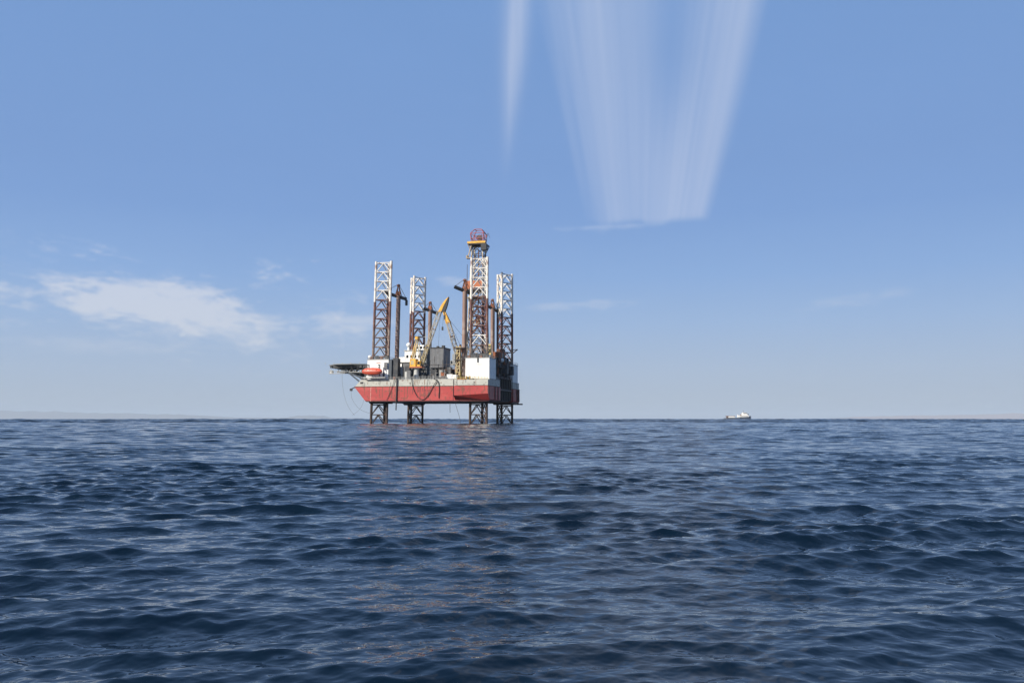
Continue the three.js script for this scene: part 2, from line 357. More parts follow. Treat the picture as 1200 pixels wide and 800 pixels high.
M.glass = new THREE.MeshPhysicalMaterial({ color: RGB(.012, .016, .02), roughness: .08 });
M.deck = std(.10, .115, .10, .8);

// ---------------------------------------------------------------- the jack-up rig
// local axes: x along the side that faces the viewer, z towards the viewer, y = 0 at the water
const RIG = [-65.08, 0, -440], TURN = -0.2286;
const rig = thing('jackup_rig', 'four legged offshore drilling rig with red hull standing in the sea', 'oil rig', RIG, TURN);
const at = (x, y, z) => V(x, y, z).applyAxisAngle(UPV, TURN).add(V(...RIG));
const at3 = (x, y, z) => { const p = at(x, y, z); return [p.x, p.y, p.z]; };

const hull = sub('hull', rig);
part('lower_hull', [extrudeProfile([[-5.5, 10.7], [47, 10.7], [47, 17.8], [-11.7, 17.8]], -58, 7), ...[[-14, 7], [-58, -43]].map(([a, b]) => extrudeProfile([[47, 10.7], [57, 10.7], [57.6, 11.4], [57.6, 17.8], [47, 17.8]], a, b))], M.hullRed, hull, { label: 'faded red lower hull side with dark streaks' });
part('upper_hull', [extrudeProfile([[-11.35, 17.8], [47, 17.8], [47, 21.1], [-8.4, 21.1]], -57.7, 6.85), box(47, 57.3, 17.8, 21.1, -14.2, 6.85), box(47, 57.3, 17.8, 21.1, -57.7, -42.8)], M.hullGrey, hull, { label: 'pale grey upper hull band stained with rust' });
part('rubbing_strake', [box(-11.6, 46.9, 17.68, 17.92, -58.1, 7.12), box(46.9, 57.75, 17.68, 17.92, -14.1, 7.12), box(46.9, 57.75, 17.68, 17.92, -58.1, -42.9)], M.legDark, hull);
part('deck_edge', [box(-8.6, 46.9, 21.1, 21.28, -57.9, 7.0), box(46.9, 57.5, 21.1, 21.28, -14.3, 7.0), box(46.9, 57.5, 21.1, 21.28, -57.9, -42.7)], M.paleGrey, hull);
part('bottom_plate', [box(-5.2, 46.8, 10.45, 10.7, -57.5, 6.7), box(46.8, 56.8, 10.45, 10.7, -13.6, 6.7), box(46.8, 56.8, 10.45, 10.7, -57.5, -43.4)], M.black, hull);
{ // leg sponson that stands out from the hull side
  const P = [V(40.5, 17.75, 7.05), V(40.5, 17.75, 10), V(57.5, 17.75, 10), V(57.5, 17.75, 7.05), V(44.1, 14.05, 10), V(57.5, 14.05, 10), V(40.45, 11.6, 10), V(40.45, 11.2, 7.05), V(57.5, 10.8, 7.05), V(44.1, 14.0, 10)];
  const g = new ConvexGeometry([P[0], P[1], P[2], P[3], P[4], P[5], V(40.45, 13.2, 10), P[7], P[8]]);
  const n = g.attributes.normal, p = g.attributes.position, u = new Float32Array(p.count * 2);
  for (let i = 0; i < p.count; i++) { u[i * 2] = p.getX(i); u[i * 2 + 1] = p.getY(i); }
  g.setAttribute('uv', new THREE.BufferAttribute(u, 2));
  const sp = part('sponson', g, M.hullRed, rig);
  part('sponson_coaming', box(40.6, 57.4, 17.95, 20.6, 7.02, 9.9), M.hullGrey, sp);
  part('fender_pipe', bar(V(40.4, 10.9, 10.1), V(40.4, 20.9, 10.1), .16), M.black, sp);
  const rl = []; for (let x = 40.8; x <= 57.3; x += 1.5) rl.push(bar(V(x, 20.6, 9.7), V(x, 21.8, 9.7), .07, 5)); rl.push(bar(V(40.8, 21.8, 9.7), V(57.3, 21.8, 9.7), .07, 5), bar(V(40.8, 21.2, 9.7), V(57.3, 21.2, 9.7), .055, 5));
  part('railing', rl, M.railYellow, sp);
}
// underside brackets round the leg wells
for (const [lx, lz] of [[0, 0], [0, -49.15], [50.78, 0], [50.78, -49.15]]) part('leg_well_guide', new THREE.CylinderGeometry(6.3, 5.6, 0.9, 6).translate(lx, 10.05, lz), M.black, rig);

// the legs: three chords and k-braced bays on three faces
const S = 8.22, BAY = 4.75, TOP = 80.6, NB = 18;
const kg = (() => { const w = S / 2 - .3; return mergeGeometries([bar(V(-w, BAY, 0), V(w, BAY, 0), .27, 6), bar(V(-w, .1, 0), V(0, BAY - .15, 0), .24, 6), bar(V(w, .1, 0), V(0, BAY - .15, 0), .24, 6)]); })();
function leg(lx, lz, flip, o) {
  const L = sub('leg', rig, o.label); L.position.set(lx, 0, lz); if (flip) L.rotation.y = Math.PI;
  const R = S / Math.sqrt(3), ch = [0, 1, 2].map((i) => { const a = -Math.PI / 2 + i * 2 * Math.PI / 3; return V(Math.cos(a) * R, 0, Math.sin(a) * R); });   // apex towards -z
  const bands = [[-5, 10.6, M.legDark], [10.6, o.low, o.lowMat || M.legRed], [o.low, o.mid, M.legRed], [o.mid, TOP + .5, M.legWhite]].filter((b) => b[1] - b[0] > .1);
  ch.forEach((c) => { for (const [y0, y1, m] of bands) part('chord', [bar(V(c.x, y0, c.z), V(c.x, y1, c.z), .63, 12), box(c.x - .16, c.x + .16, y0, y1 - .01, c.z - .66, c.z + .66)], m, L); });
  for (let f = 0; f < 3; f++) {
    const a = ch[f], b = ch[(f + 1) % 3], mid = a.clone().add(b).multiplyScalar(.5), ry = Math.atan2(-(b.z - a.z), b.x - a.x);
    for (let k = 0; k < NB; k++) {
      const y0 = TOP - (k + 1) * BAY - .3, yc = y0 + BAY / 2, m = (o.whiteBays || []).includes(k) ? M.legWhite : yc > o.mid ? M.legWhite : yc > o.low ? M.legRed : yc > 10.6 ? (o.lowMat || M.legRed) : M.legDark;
      const br = new THREE.Mesh(kg, m); br.name = 'k_brace'; br.position.set(mid.x, y0, mid.z); br.rotation.y = ry; L.add(br);
    }
  }
}
leg(0, 0, false, { low: 47, mid: 60.2, lowMat: M.legGrimy, label: 'white topped lattice leg beside the helideck' });
leg(0, -49.15, true, { low: 30, mid: 60.4, label: 'white topped lattice leg behind the yellow crane' });
leg(50.78, 0, false, { low: 41, mid: 60.2, lowMat: M.legGrimy, whiteBays: [8], label: 'tallest looking lattice leg rising from the big white jack house' });
leg(50.78, -49.15, true, { low: 30, mid: 58.8, label: 'lattice leg at the dark stern end of the hull' });

// jack houses round the legs
function jackHouse(x0, x1, y1, z0, z1, label) {
  const h = part('jack_house', box(x0, x1, 21.28, y1, z0, z1), M.white, rig, { label });
  part('roof_edge', box(x0 - .25, x1 + .25, y1, y1 + .22, z0 - .25, z1 + .25), M.paleGrey, h);
  const rl = []; for (let x = x0; x <= x1 + .01; x += (x1 - x0) / 8) for (const z of [z0, z1]) rl.push(bar(V(x, y1 + .2, z), V(x, y1 + 1.3, z), .06, 4));
  for (const z of [z0, z1]) rl.push(bar(V(x0, y1 + 1.3, z), V(x1, y1 + 1.3, z), .06, 4), bar(V(x0, y1 + .75, z), V(x1, y1 + .75, z), .05, 4));
  for (const x of [x0, x1]) rl.push(bar(V(x, y1 + 1.3, z0), V(x, y1 + 1.3, z1), .06, 4), bar(V(x, y1 + .75, z0), V(x, y1 + .75, z1), .05, 4));
  part('railing', rl, M.midGrey, h);
  for (let k = 0; k < 4; k++) { const xx = mix(x0 + 1.5, x1 - 1.5, k / 3); part('gearbox', box(xx - .7, xx + .7, y1 + .22, y1 + 1.5 + .5 * (k % 2), z1 - 2.2, z1 - .7), k % 2 ? M.dark : M.rusty, h); }
  return h;
}
{
  const h = jackHouse(45.3, 57.2, 31.0, -6.2, 6.7, 'big bright white jack house with clean flat front');
  part('nameplate', [box(50.2, 53.6, 28.15, 28.32, 6.7, 6.74), box(51.2, 53.2, 27.5, 27.62, 6.7, 6.74)], M.paleGrey, h);
  part('hanging_ladder', box(51.2, 51.8, 28.9, 31.3, 6.72, 7.0), M.dark, h);
  part('guide_frame', [box(46.5, 55.5, 31.2, 33.4, 2.8, 3.3), box(47.2, 47.8, 33.4, 36, 2.8, 3.3), box(54, 54.6, 33.4, 35.2, 2.8, 3.3)], M.dark, h);
}
{
  const h = jackHouse(-5.7, 5.4, 31.0, -5.6, 5.6, 'white jack house behind the orange lifeboat');
  part('emblem', box(-.9, 1.2, 29.2, 29.5, 5.6, 5.64), M.orangeDull, h);
  part('door', box(2.6, 3.6, 22.5, 24.8, 5.6, 5.66), M.slate, h);
  part('vent_box', box(3.4, 5.0, 26.5, 29.5, 5.6, 6.3), M.steel, h);
  part('radome', new THREE.SphereGeometry(.95, 16, 12).translate(-5.0, 32.4, 4.4), M.white, h);
}
jackHouse(-5.5, 5.5, 30.5, -55, -43.6, 'white jack house at the far side of the deck');
jackHouse(45.4, 57.2, 30.6, -55.2, -43.4, 'shaded jack house at the far stern corner');

// king posts with a sloping jib beam
function kingPost(x, z, w, o) {
  const P = sub('king_post', rig, o.label);
  part('column', bar(V(x, 21.28, z), V(x, o.top, z), w / 2, 18), M.post, P);
  part('guide_rail', box(x + w / 2 - .1, x + w / 2 + .25, 21.3, o.top - .3, z - .2, z + .2), M.derrickDark, P);
  const a = V(x - o.l, o.top + o.yl, z + o.zl), b = V(x + o.r, o.top + o.yr, z + o.zr), c = V(x, o.apex, z);
  part('jib_beam', beam(a, b, 1.25, 1.25), M.black, P);
  part('cap_frame', [beam(V(x - 1.3, o.top, z - 1), c, .35, .35), beam(V(x + 1.3, o.top, z - 1), c, .35, .35), beam(V(x - 1.3, o.top, z + 1), c, .35, .35), beam(V(x + 1.3, o.top, z + 1), c, .35, .35), box(x - .8, x + .8, o.top + .1, o.top + 2.3, z - .8, z + .8), bar(V(x - .7, o.apex - .7, z), V(x + .7, o.apex - .7, z), .65, 10)], M.rusty, P);
  part('stay', bar(c, a.clone().lerp(c, .06), .13, 5), M.derrickDark, P);
  part('stay', bar(c, b.clone().lerp(c, .06), .13, 5), M.derrickDark, P);
  if (o.block) { part('trolley_block', [box(b.x - .6, b.x + .5, b.y - 3.2, b.y - .5, b.z - .4, b.z + .4), box(b.x - .25, b.x + .25, b.y - .6, b.y, b.z - .2, b.z + .2)], M.black, P); }
}
kingPost(5.9, -4.2, 1.95, { top: 64.0, apex: 70, l: 7.0, yl: 1.8, zl: 2.5, r: 4.0, yr: -1.7, zr: -1.5, block: true, label: 'brown king post close to the leg by the helideck' });
kingPost(7.2, -52, 2.0, { top: 62.4, apex: 67.2, l: 3.2, yl: .8, zl: 2, r: 4.2, yr: -2.0, zr: -2, label: 'brown king post standing beside the yellow boom' });
kingPost(41.4, -4, 2.2, { top: 65.2, apex: 71.5, l: 4.6, yl: 2.0, zl: 3, r: 3.6, yr: -1.4, zr: -2, label: 'tall brown king post left of the big white jack house' });
kingPost(44.6, -48, 2.1, { top: 62.0, apex: 67, l: 2.4, yl: 1.0, zl: 2, r: 3.4, yr: -2.2, zr: -2, block: true, label: 'brown king post between the two stern legs' });
part('antenna_whip', bar(V(42.3, 64, -5), V(42.3, 79, -5), .2, 6, .12), M.derrickDark, rig);

// helideck on its truss
{
  const H = sub('helideck', rig);
  part('landing_deck', (() => { const g = new THREE.CylinderGeometry(12.0, 12.0, .75, 8, 1); g.rotateY(Math.PI / 8); g.scale(1, 1, 1); g.translate(-19.3, 29.2, -9.5); return g; })(), M.deck, H);
  part('safety_net', (() => { const g = new THREE.TorusGeometry(12.6, .22, 5, 8); g.rotateX(Math.PI / 2); g.rotateY(Math.PI / 8); g.translate(-19.3, 29.2, -9.5); return g; })(), M.midGrey, H);
  for (let k = 0; k < 6; k++) part('deck_girder', box(-29.8 + k * .3, -9.5, 27.5, 28.8, -18.4 + k * 3.6, -18.0 + k * 3.6), M.dark, H);
  for (let k = 0; k < 4; k++) { const x = -27.5 + k * 5.4; part('cross_girder', box(x, x + .4, 27.6, 28.75, -19.5, .6), M.dark, H); }
  for (const z of [-17.5, -9.5, -1.5]) {
    part('truss_strut', bar(V(-8.6, 21.3, z), V(-24, 27.5, z), .42), M.slate, H);
    part('truss_strut', bar(V(-9.5, 18.4, z), V(-19, 25.4, z), .36), M.slate, H);
    part('truss_chord', bar(V(-8.0, 25.2, z), V(-25, 25.6, z), .32), M.midGrey, H);
    part('truss_web', [0, 1, 2, 3, 4].flatMap((k) => [bar(V(-9 - k * 3.2, 25.2, z), V(-10.6 - k * 3.2, 27.6, z), .22, 5), bar(V(-10.6 - k * 3.2, 27.6, z), V(-12.2 - k * 3.2, 25.3, z), .22, 5)]), M.midGrey, H);
  }
  for (let k = 0; k < 4; k++) part('cross_tie', bar(V(-10 - k * 4.6, 25.4, -17.5), V(-10 - k * 4.6, 25.4, -1.5), .2), M.steel, H);
  const wk = [box(-29.2, -20.5, 24.7, 24.95, -2.6, -1.0)]; for (let k = 0; k <= 7; k++) wk.push(bar(V(-29.1 + k * 1.2, 24.9, -1.05), V(-29.1 + k * 1.2, 26.1, -1.05), .07, 4)); wk.push(bar(V(-29.1, 26.1, -1.05), V(-20.6, 26.1, -1.05), .08, 4));
  part('access_walkway', wk, M.paleGrey, H);
  part('foam_monitor', [box(-29.0, -27.4, 24.95, 26.3, -2.3, -1.2), bar(V(-28, 26.3, -1.7), V(-28.9, 27.0, -1.7), .2)], M.paleGrey, H);
  part('ladder_trunk', box(-9.5, -7.8, 21.3, 29.0, -1.8, -.2), M.dark, H);
  for (let k = 0; k < 5; k++) part('perimeter_light', box(-30.2 + k * 4.6, -29.9 + k * 4.6, 29.5, 30.0, 1.6, 1.9), M.paleGrey, H);
}
part('bow_fairlead', [bar(V(-11.2, 17.9, 5.2), V(-13.6, 16.8, 6.0), .25), box(-14.3, -13.2, 15.8, 17.0, 5.4, 6.4)], M.dark, rig);
part('bow_port', box(-8.6, -7.0, 19.2, 20.1, 6.85, 6.93), M.black, rig);
part('outfall_pipe', [bar(V(57.4, 9.8, -42), V(62.6, 9.8, -43), .36, 8), bar(V(60.2, 9.5, -42.5), V(60.2, 10.4, -42.5), .5, 8)], M.black, rig);

// lifeboat davit and platform
{
  const D = sub('lifeboat_davit', rig);
  part('platform', box(-6.2, 5.2, 21.9, 22.25, 6.85, 9.0), M.paleGrey, D);
  part('platform_front', box(-4.8, -2.0, 22.25, 23.3, 7.4, 8.6), M.white, D);
  for (const x of [-4.0, 1.6]) part('davit_arm', [beam(V(x, 22, 7.1), V(x, 28.2, 7.6), .4, .45), beam(V(x, 28.2, 7.3), V(x, 28.2, 9.6), .4, .4), bar(V(x, 28.1, 9.3), V(x, 26.7, 9.3), .07, 5)], M.slate, D);
}
// accommodation block, winches, racks and other deck machinery
{
  const A = sub('accommodation_block', rig);
  part('lower_storeys', box(3.0, 16.5, 21.3, 31.2, -34, -21), M.steel, A);
  part('upper_storey', box(3.6, 15.8, 31.2, 37.2, -33.5, -22), M.white, A);
  part('bridge_roof', box(3.2, 16.2, 37.2, 37.6, -34, -21.6), M.paleGrey, A);
  part('wheelhouse', box(8.5, 15, 37.6, 40.4, -31, -24), M.white, A);
  for (let k = 0; k < 5; k++) part('window', box(4.6 + k * 2.2, 5.7 + k * 2.2, 33.6, 35.0, -22, -21.94), M.glass, A);
  for (let k = 0; k < 3; k++) part('window', box(9.2 + k * 2, 10.6 + k * 2, 38.4, 39.6, -24, -23.94), M.glass, A);
  part('radome', [new THREE.SphereGeometry(1.25, 18, 14).translate(5.4, 40.4, -23), new THREE.CylinderGeometry(.5, .7, 2, 10).translate(5.4, 38.6, -23)], M.white, A);
  part('mast', [bar(V(13, 40.4, -28), V(13, 47, -28), .16), bar(V(11.6, 45, -28), V(14.4, 45, -28), .1)], M.paleGrey, A);
  part('aft_annex', box(-1.5, 3.0, 21.3, 34.2, -33, -24), M.white, A);
}
{ // clad pump room with ribs
  const W = sub('clad_module', rig, 'grey ribbed module with dark roof line in mid deck');
  part('wall', box(20.6, 27.5, 27.8, 37.6, -26, -14.2), M.cladding, W);
  for (let k = 0; k < 10; k++) part('rib', box(20.75 + k * .72, 20.99 + k * .72, 27.9, 37.5, -14.2, -14.02), M.cladding, W);
  part('roof_edge', box(20.4, 27.7, 37.6, 38.2, -26.2, -13.9), M.black, W);
  part('roof_fan', box(26.2, 27.5, 38.2, 39.2, -17, -15), M.black, W);
  part('roof_fan', box(23.4, 24.4, 38.2, 38.9, -17, -15), M.black, W);
  part('support_frame', [0, 1, 2, 3].map((k) => box(20.8 + k * 2.1, 21.3 + k * 2.1, 21.3, 27.8, -15.2, -14.7)), M.dark, W, { kind: 'stuff' });
  part('base_module', box(20.4, 27.7, 21.3, 27.4, -25, -16.5), M.dark, W);
}
part('stair_tower', box(16.9, 20.2, 21.3, 38.0, -22, -17), M.slate, rig);
part('winch_house', box(7.2, 9.9, 21.3, 31.6, 1.0, 4.6), M.dark, rig);
part('winch_house', box(4.2, 7.0, 21.3, 30.9, 2.6, 5.4), M.slate, rig);
part('pipe_gantry', [box(6.5, 17.5, 29.4, 30.1, -3.0, -2.2), box(9.5, 9.9, 21.3, 29.4, -3, -2.2), box(13.4, 13.8, 21.3, 29.4, -3, -2.2), box(17.0, 17.4, 21.3, 29.4, -3, -2.2)], M.dark, rig);
{
  const R = rng(17);
  // machinery skids between winch house and the crane, then pipe racks further right
  for (let k = 0; k < 16; k++) {
    const x = 8.5 + R() * 10, z = -13 + R() * 15, w = 1 + R() * 2.4, h = 2 + R() * 5.4, m = [M.dark, M.slate, M.dark, M.slate, M.paleGrey][Math.floor(R() * 5)];
    part('machinery_skid', box(x, x + w, 21.3 + .01 * k, 21.3 + h, z, z + 1.2 + R() * 2), m, rig);
  }
  for (let k = 0; k < 18; k++) {
    const x = 25.5 + R() * 12, z = -20 + R() * 18, w = 1 + R() * 2.6, h = 1.6 + R() * 5, m = [M.dark, M.dark, M.steel, M.rusty, M.dark][Math.floor(R() * 5)];
    part('machinery_skid', box(x, x + w, 21.3 + .01 * k, 21.3 + h, z, z + 1.2 + R() * 2), m, rig);
  }
  for (let k = 0; k < 9; k++) part('rack_pipe', bar(V(28, 25.2 + (k % 3) * .62, -12 - Math.floor(k / 3) * .62), V(37.5, 25.2 + (k % 3) * .62, -12 - Math.floor(k / 3) * .62), .28, 8), k % 2 ? M.derrickDark : M.rusty, rig);
  for (const [x0, x1, y, z] of [[28, 38, 28, -9], [28, 38, 24, -7.5]]) { const rl = []; for (let x = x0; x <= x1; x += 1.25) rl.push(bar(V(x, y - 1.2, z), V(x, y, z), .08, 4)); rl.push(bar(V(x0, y, z), V(x1, y, z), .09, 4), bar(V(x0, y - .6, z), V(x1, y - .6, z), .07, 4), box(x0, x1, y - 1.4, y - 1.2, z - 1.5, z + .1)); part('catwalk', rl, M.derrickDark, rig); }
  part('mud_tank', [new THREE.CylinderGeometry(1.5, 1.5, 4.6, 20).translate(30.2, 23.7, -3.5)], M.midGrey, rig);
  part('mud_tank', [new THREE.CylinderGeometry(1.2, 1.2, 3.6, 20).translate(14.5, 23.2, 3.2)], M.paleGrey, rig);
}
{ // small gear along the near deck edge
  const R = rng(203);
  for (let k = 0; k < 46; k++) {
    const x = 7.5 + R() * 31, z = -2 + R() * 7.6, w = .4 + R() * 1.5, h = .8 + R() * R() * 4.2, m = [M.dark, M.black, M.slate, M.rusty, M.steel, M.derrickDark, M.paleGrey, M.boomYellow][Math.floor(R() * R() * 8)];
    if (Math.hypot(x + w / 2 - 18.6, z - 1.5) < 3) continue;
    part('deck_gear', box(x, x + w, 21.285, 21.3 + h, z, z + .4 + R() * .9), m, rig);
  }
  for (let k = 0; k < 9; k++) { const x = 10 + R() * 27, z = -6 + R() * 9; part('vent_pipe', [bar(V(x, 21.3, z), V(x, 24.5 + R() * 4, z), .16, 6), bar(V(x, 24.4, z), V(x + .9, 24.4, z), .14, 6)], R() > .5 ? M.derrickDark : M.midGrey, rig); }
  for (let k = 0; k < 7; k++) { const x = 21 + k * 2.2; part('scaffold_pole', bar(V(x, 21.3, -5), V(x + .3, 29 + 2 * (k % 3), -5), .13, 5), M.derrickDark, rig); }
  for (const y of [26.2, 28.6]) part('scaffold_ledger', bar(V(20.6, y, -5), V(36.5, y + .2, -5), .12, 5), M.derrickDark, rig);
}
// side rails along the deck edge
{ const rl = []; for (let x = -8; x <= 40.4; x += 1.5) rl.push(bar(V(x, 21.28, 6.7), V(x, 22.4, 6.7), .055, 4)); for (const y of [21.85, 22.4]) rl.push(bar(V(-8, y, 6.7), V(40.4, y, 6.7), .05, 4)); part('deck_railing', rl, M.paleGrey, rig); }
{ const rl = []; for (let z = -14; z <= 6; z += 1.5) rl.push(bar(V(57.1, 21.28, z), V(57.1, 22.4, z), .055, 4)); for (const y of [21.85, 22.4]) rl.push(bar(V(57.1, y, -14), V(57.1, y, 6), .05, 4)); part('deck_railing', rl, M.paleGrey, rig); }
// drill floor and stern machinery
{
  const F = sub('drill_floor', rig, 'dark cluttered drill floor beneath the derrick');
  part('substructure', box(35.5, 50, 21.3, 31.6, -33, -16), M.dark, F);
  part('floor_slab', box(34.5, 51, 31.6, 32.4, -34, -15), M.derrickDark, F);
  part('cantilever_beam', box(45, 60.2, 24.5, 29.0, -20.5, -18), M.dark, F);
  part('cantilever_beam', box(45, 60.2, 24.5, 29.0, -33, -30.5), M.dark, F);
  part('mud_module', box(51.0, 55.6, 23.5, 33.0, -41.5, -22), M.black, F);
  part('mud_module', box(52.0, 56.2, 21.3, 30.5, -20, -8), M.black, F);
  part('slot_shade_fill', box(47.05, 55.4, 10.9, 23.4, -42.6, -14.4), M.black, F);  // added block filling the stern slot, its black colour stands in for shade
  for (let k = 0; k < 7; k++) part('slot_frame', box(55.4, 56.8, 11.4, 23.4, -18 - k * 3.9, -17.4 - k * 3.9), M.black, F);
  part('slot_beam', box(55.6, 57.0, 16.2, 17.0, -42.4, -14.6), M.derrickDark, F);
  part('slot_beam', box(55.6, 57.0, 22.2, 23.2, -42.4, -14.6), M.derrickDark, F);
  part('rusty_hopper', box(54.2, 57.4, 30.5, 35.2, -19, -12), M.rusty, F);
  part('rusty_hopper', box(53, 56.2, 33, 37.6, -30, -24), M.rusty, F);
  part('spherical_tank', new THREE.SphereGeometry(1.1, 16, 12).translate(57.6, 31.2, -17), M.white, F);
  part('vent_stack', [bar(V(57, 31, -40), V(57.4, 39, -40), .3), bar(V(57.4, 36, -40), V(60.6, 38.4, -40), .26), bar(V(57.2, 38, -40), V(60.6, 38.4, -40), .2)], M.derrickDark, F);
  part('yellow_hoist', box(53.6, 55, 33.2, 38.5, -6.0, -4.6), M.boomYellow, F);
  const Q = rng(37);
  for (let k = 0; k < 30; k++) { const z = -41 + Q() * 32, y = 22.5 + Q() * 8.5, w = .5 + Q() * 1.8, h = .4 + Q() * 1.9; part('stern_fitting', box(55.5, 56.3 + Q() * 1.4, y, y + h, z, z + w), [M.black, M.dark, M.slate, M.rusty, M.derrickDark, M.paleGrey][Math.floor(Q() * Q() * 6)], F); }
  for (let k = 0; k < 5; k++) part('stern_pipe', bar(V(57.2, 22, -11 - k * 6.3), V(57.2, 31 + (k % 3), -11 - k * 6.3), .2, 6), k % 2 ? M.slate : M.rusty, F);
  part('stern_walkway', box(55.6, 58.0, 27.4, 27.6, -41, -9), M.derrickDark, F);
  const R = rng(71);
  for (let k = 0; k < 14; k++) { const x = 51 + R() * 5.5, z = -40 + R() * 31, y = 29 + R() * 3; part('deck_gear', box(x, x + .6 + R() * 1.6, y, y + 1 + R() * 3.4, z, z + .8 + R() * 2), [M.dark, M.rusty, M.slate, M.derrickDark][Math.floor(R() * 4)], F); }
  for (let k = 0; k < 5; k++) part('side_stiffener', box(57.6, 57.95, 11.5, 17.6, k < 2 ? -3 - k * 6 : -46 - k * 2.4, k < 2 ? -2.6 - k * 6 : -45.6 - k * 2.4), M.legDark, F);
}
// brown mast base beside the tall king post
part('tower_base', [...[[38.4, -2.6], [40.2, -2.6], [38.4, -.8], [40.2, -.8]].map(([x, z]) => bar(V(x, 21.3, z), V(x, 37.4, z), .28, 6)), ...[0, 1, 2, 3, 4].flatMap((k) => [bar(V(38.4, 21.5 + k * 3.1, -.8), V(40.2, 24.6 + k * 3.1, -.8), .2, 5), bar(V(38.4, 24.6 + k * 3.1, -.8), V(40.2, 24.6 + k * 3.1, -.8), .24, 5)])], M.boomYellow, rig);
part('tower_platform', box(37.6, 42.6, 30.6, 30.9, -5, .3), M.derrickDark, rig);
part('tower_platform', box(37.8, 42.6, 36.4, 36.7, -5, .2), M.derrickDark, rig);
part('tower_duct', box(38.9, 39.8, 21.3, 36.4, -2.2, -1.3), M.rusty, rig);
part('tower_base', [box(36.6, 38.0, 29.5, 33.6, -2, 0)], M.midGrey, rig);

// ---------------------------------------------------------------- things on or against the rig
function orient(o) { o.rotation.y = TURN; return o; }
{ // lifeboat, hung in front of the white jack house; local origin at keel centre
  const B = thing('lifeboat', 'orange red enclosed lifeboat hanging beside the white jack house', 'lifeboat', at3(-1.6, 23.2, 9.2), TURN); B.scale.set(1.06, 1.12, 1.0);
  const L = 4.9, ring = (k, top) => { const n = 16, out = []; for (let i = 0; i < n; i++) { const a = i / n * 2 * Math.PI; out.push([top ? 1.35 + k.h * Math.max(0, Math.sin(a)) - .12 * Math.max(0, -Math.sin(a)) : 1.4 - 1.35 * k.d * Math.max(0, -Math.sin(a)) + .08 * Math.max(0, Math.sin(a)), Math.cos(a) * k.w]); } return out; };
  const secs = (top) => [-1, -.93, -.75, -.4, 0, .4, .72, .9, 1].map((t) => { const e = Math.abs(t), w = 1.55 * Math.sqrt(Math.max(.04, 1 - Math.pow(e, 3.2) * .97)); return [t * L, ring({ w: top ? w * .93 : w, h: 1.85 * Math.sqrt(Math.max(.10, 1 - Math.pow(e, 4) * .92)), d: Math.max(.25, 1 - Math.pow(e, 3) * .75) }, top)]; });
  part('hull', loft(secs(false)), M.orange, B); part('canopy', loft(secs(true)), M.orange, B);
  part('fender_strip', tube(Array.from({ length: 21 }, (_, i) => { const t = -1 + i * .1, e = Math.abs(t); return V(t * L, 1.4, 1.58 * Math.sqrt(Math.max(.04, 1 - Math.pow(e, 3.2) * .97))); }), .09), M.black, B);
  for (let k = 0; k < 4; k++) part('porthole', new THREE.CylinderGeometry(.2, .2, .1, 12).rotateX(Math.PI / 2).translate(-2.4 + k * 1.6, 2.15, 1.25), M.glass, B);
  part('hook', bar(V(-2.4, 3.1, 0), V(-2.4, 3.6, 0), .12), M.slate, B); part('hook', bar(V(3.2, 3.1, 0), V(3.2, 3.6, 0), .12), M.slate, B);
}
function lattice(a, b, w0, w1, n, r) {             // four chords and lacing between two points
  const d = b.clone().sub(a), dir = d.clone().normalize(), s = new THREE.Vector3().crossVectors(dir, V(0, 0, 1)).normalize(), t = V(0, 0, 1);
  const P = (f, i, j) => { const w = mix(w0, w1, f) / 2; return a.clone().addScaledVector(d, f).addScaledVector(s, i * w).addScaledVector(t, j * w); };
  const cs = [[-1, -1], [1, -1], [1, 1], [-1, 1]], chords = cs.map(([i, j]) => bar(P(0, i, j), P(1, i, j), r, 6)), lace = [];
  for (let k = 0; k < n; k++) for (let c = 0; c < 4; c++) { const [i, j] = cs[c], [p, q] = cs[(c + 1) % 4], f0 = k / n, f1 = (k + 1) / n; lace.push(k % 2 ? bar(P(f0, p, q), P(f1, i, j), r * .55, 4) : bar(P(f0, i, j), P(f1, p, q), r * .55, 4)); if (k % 3 === 0) lace.push(bar(P(f0, i, j), P(f0, p, q), r * .6, 4)); }
  return { chords, lace, P };
}
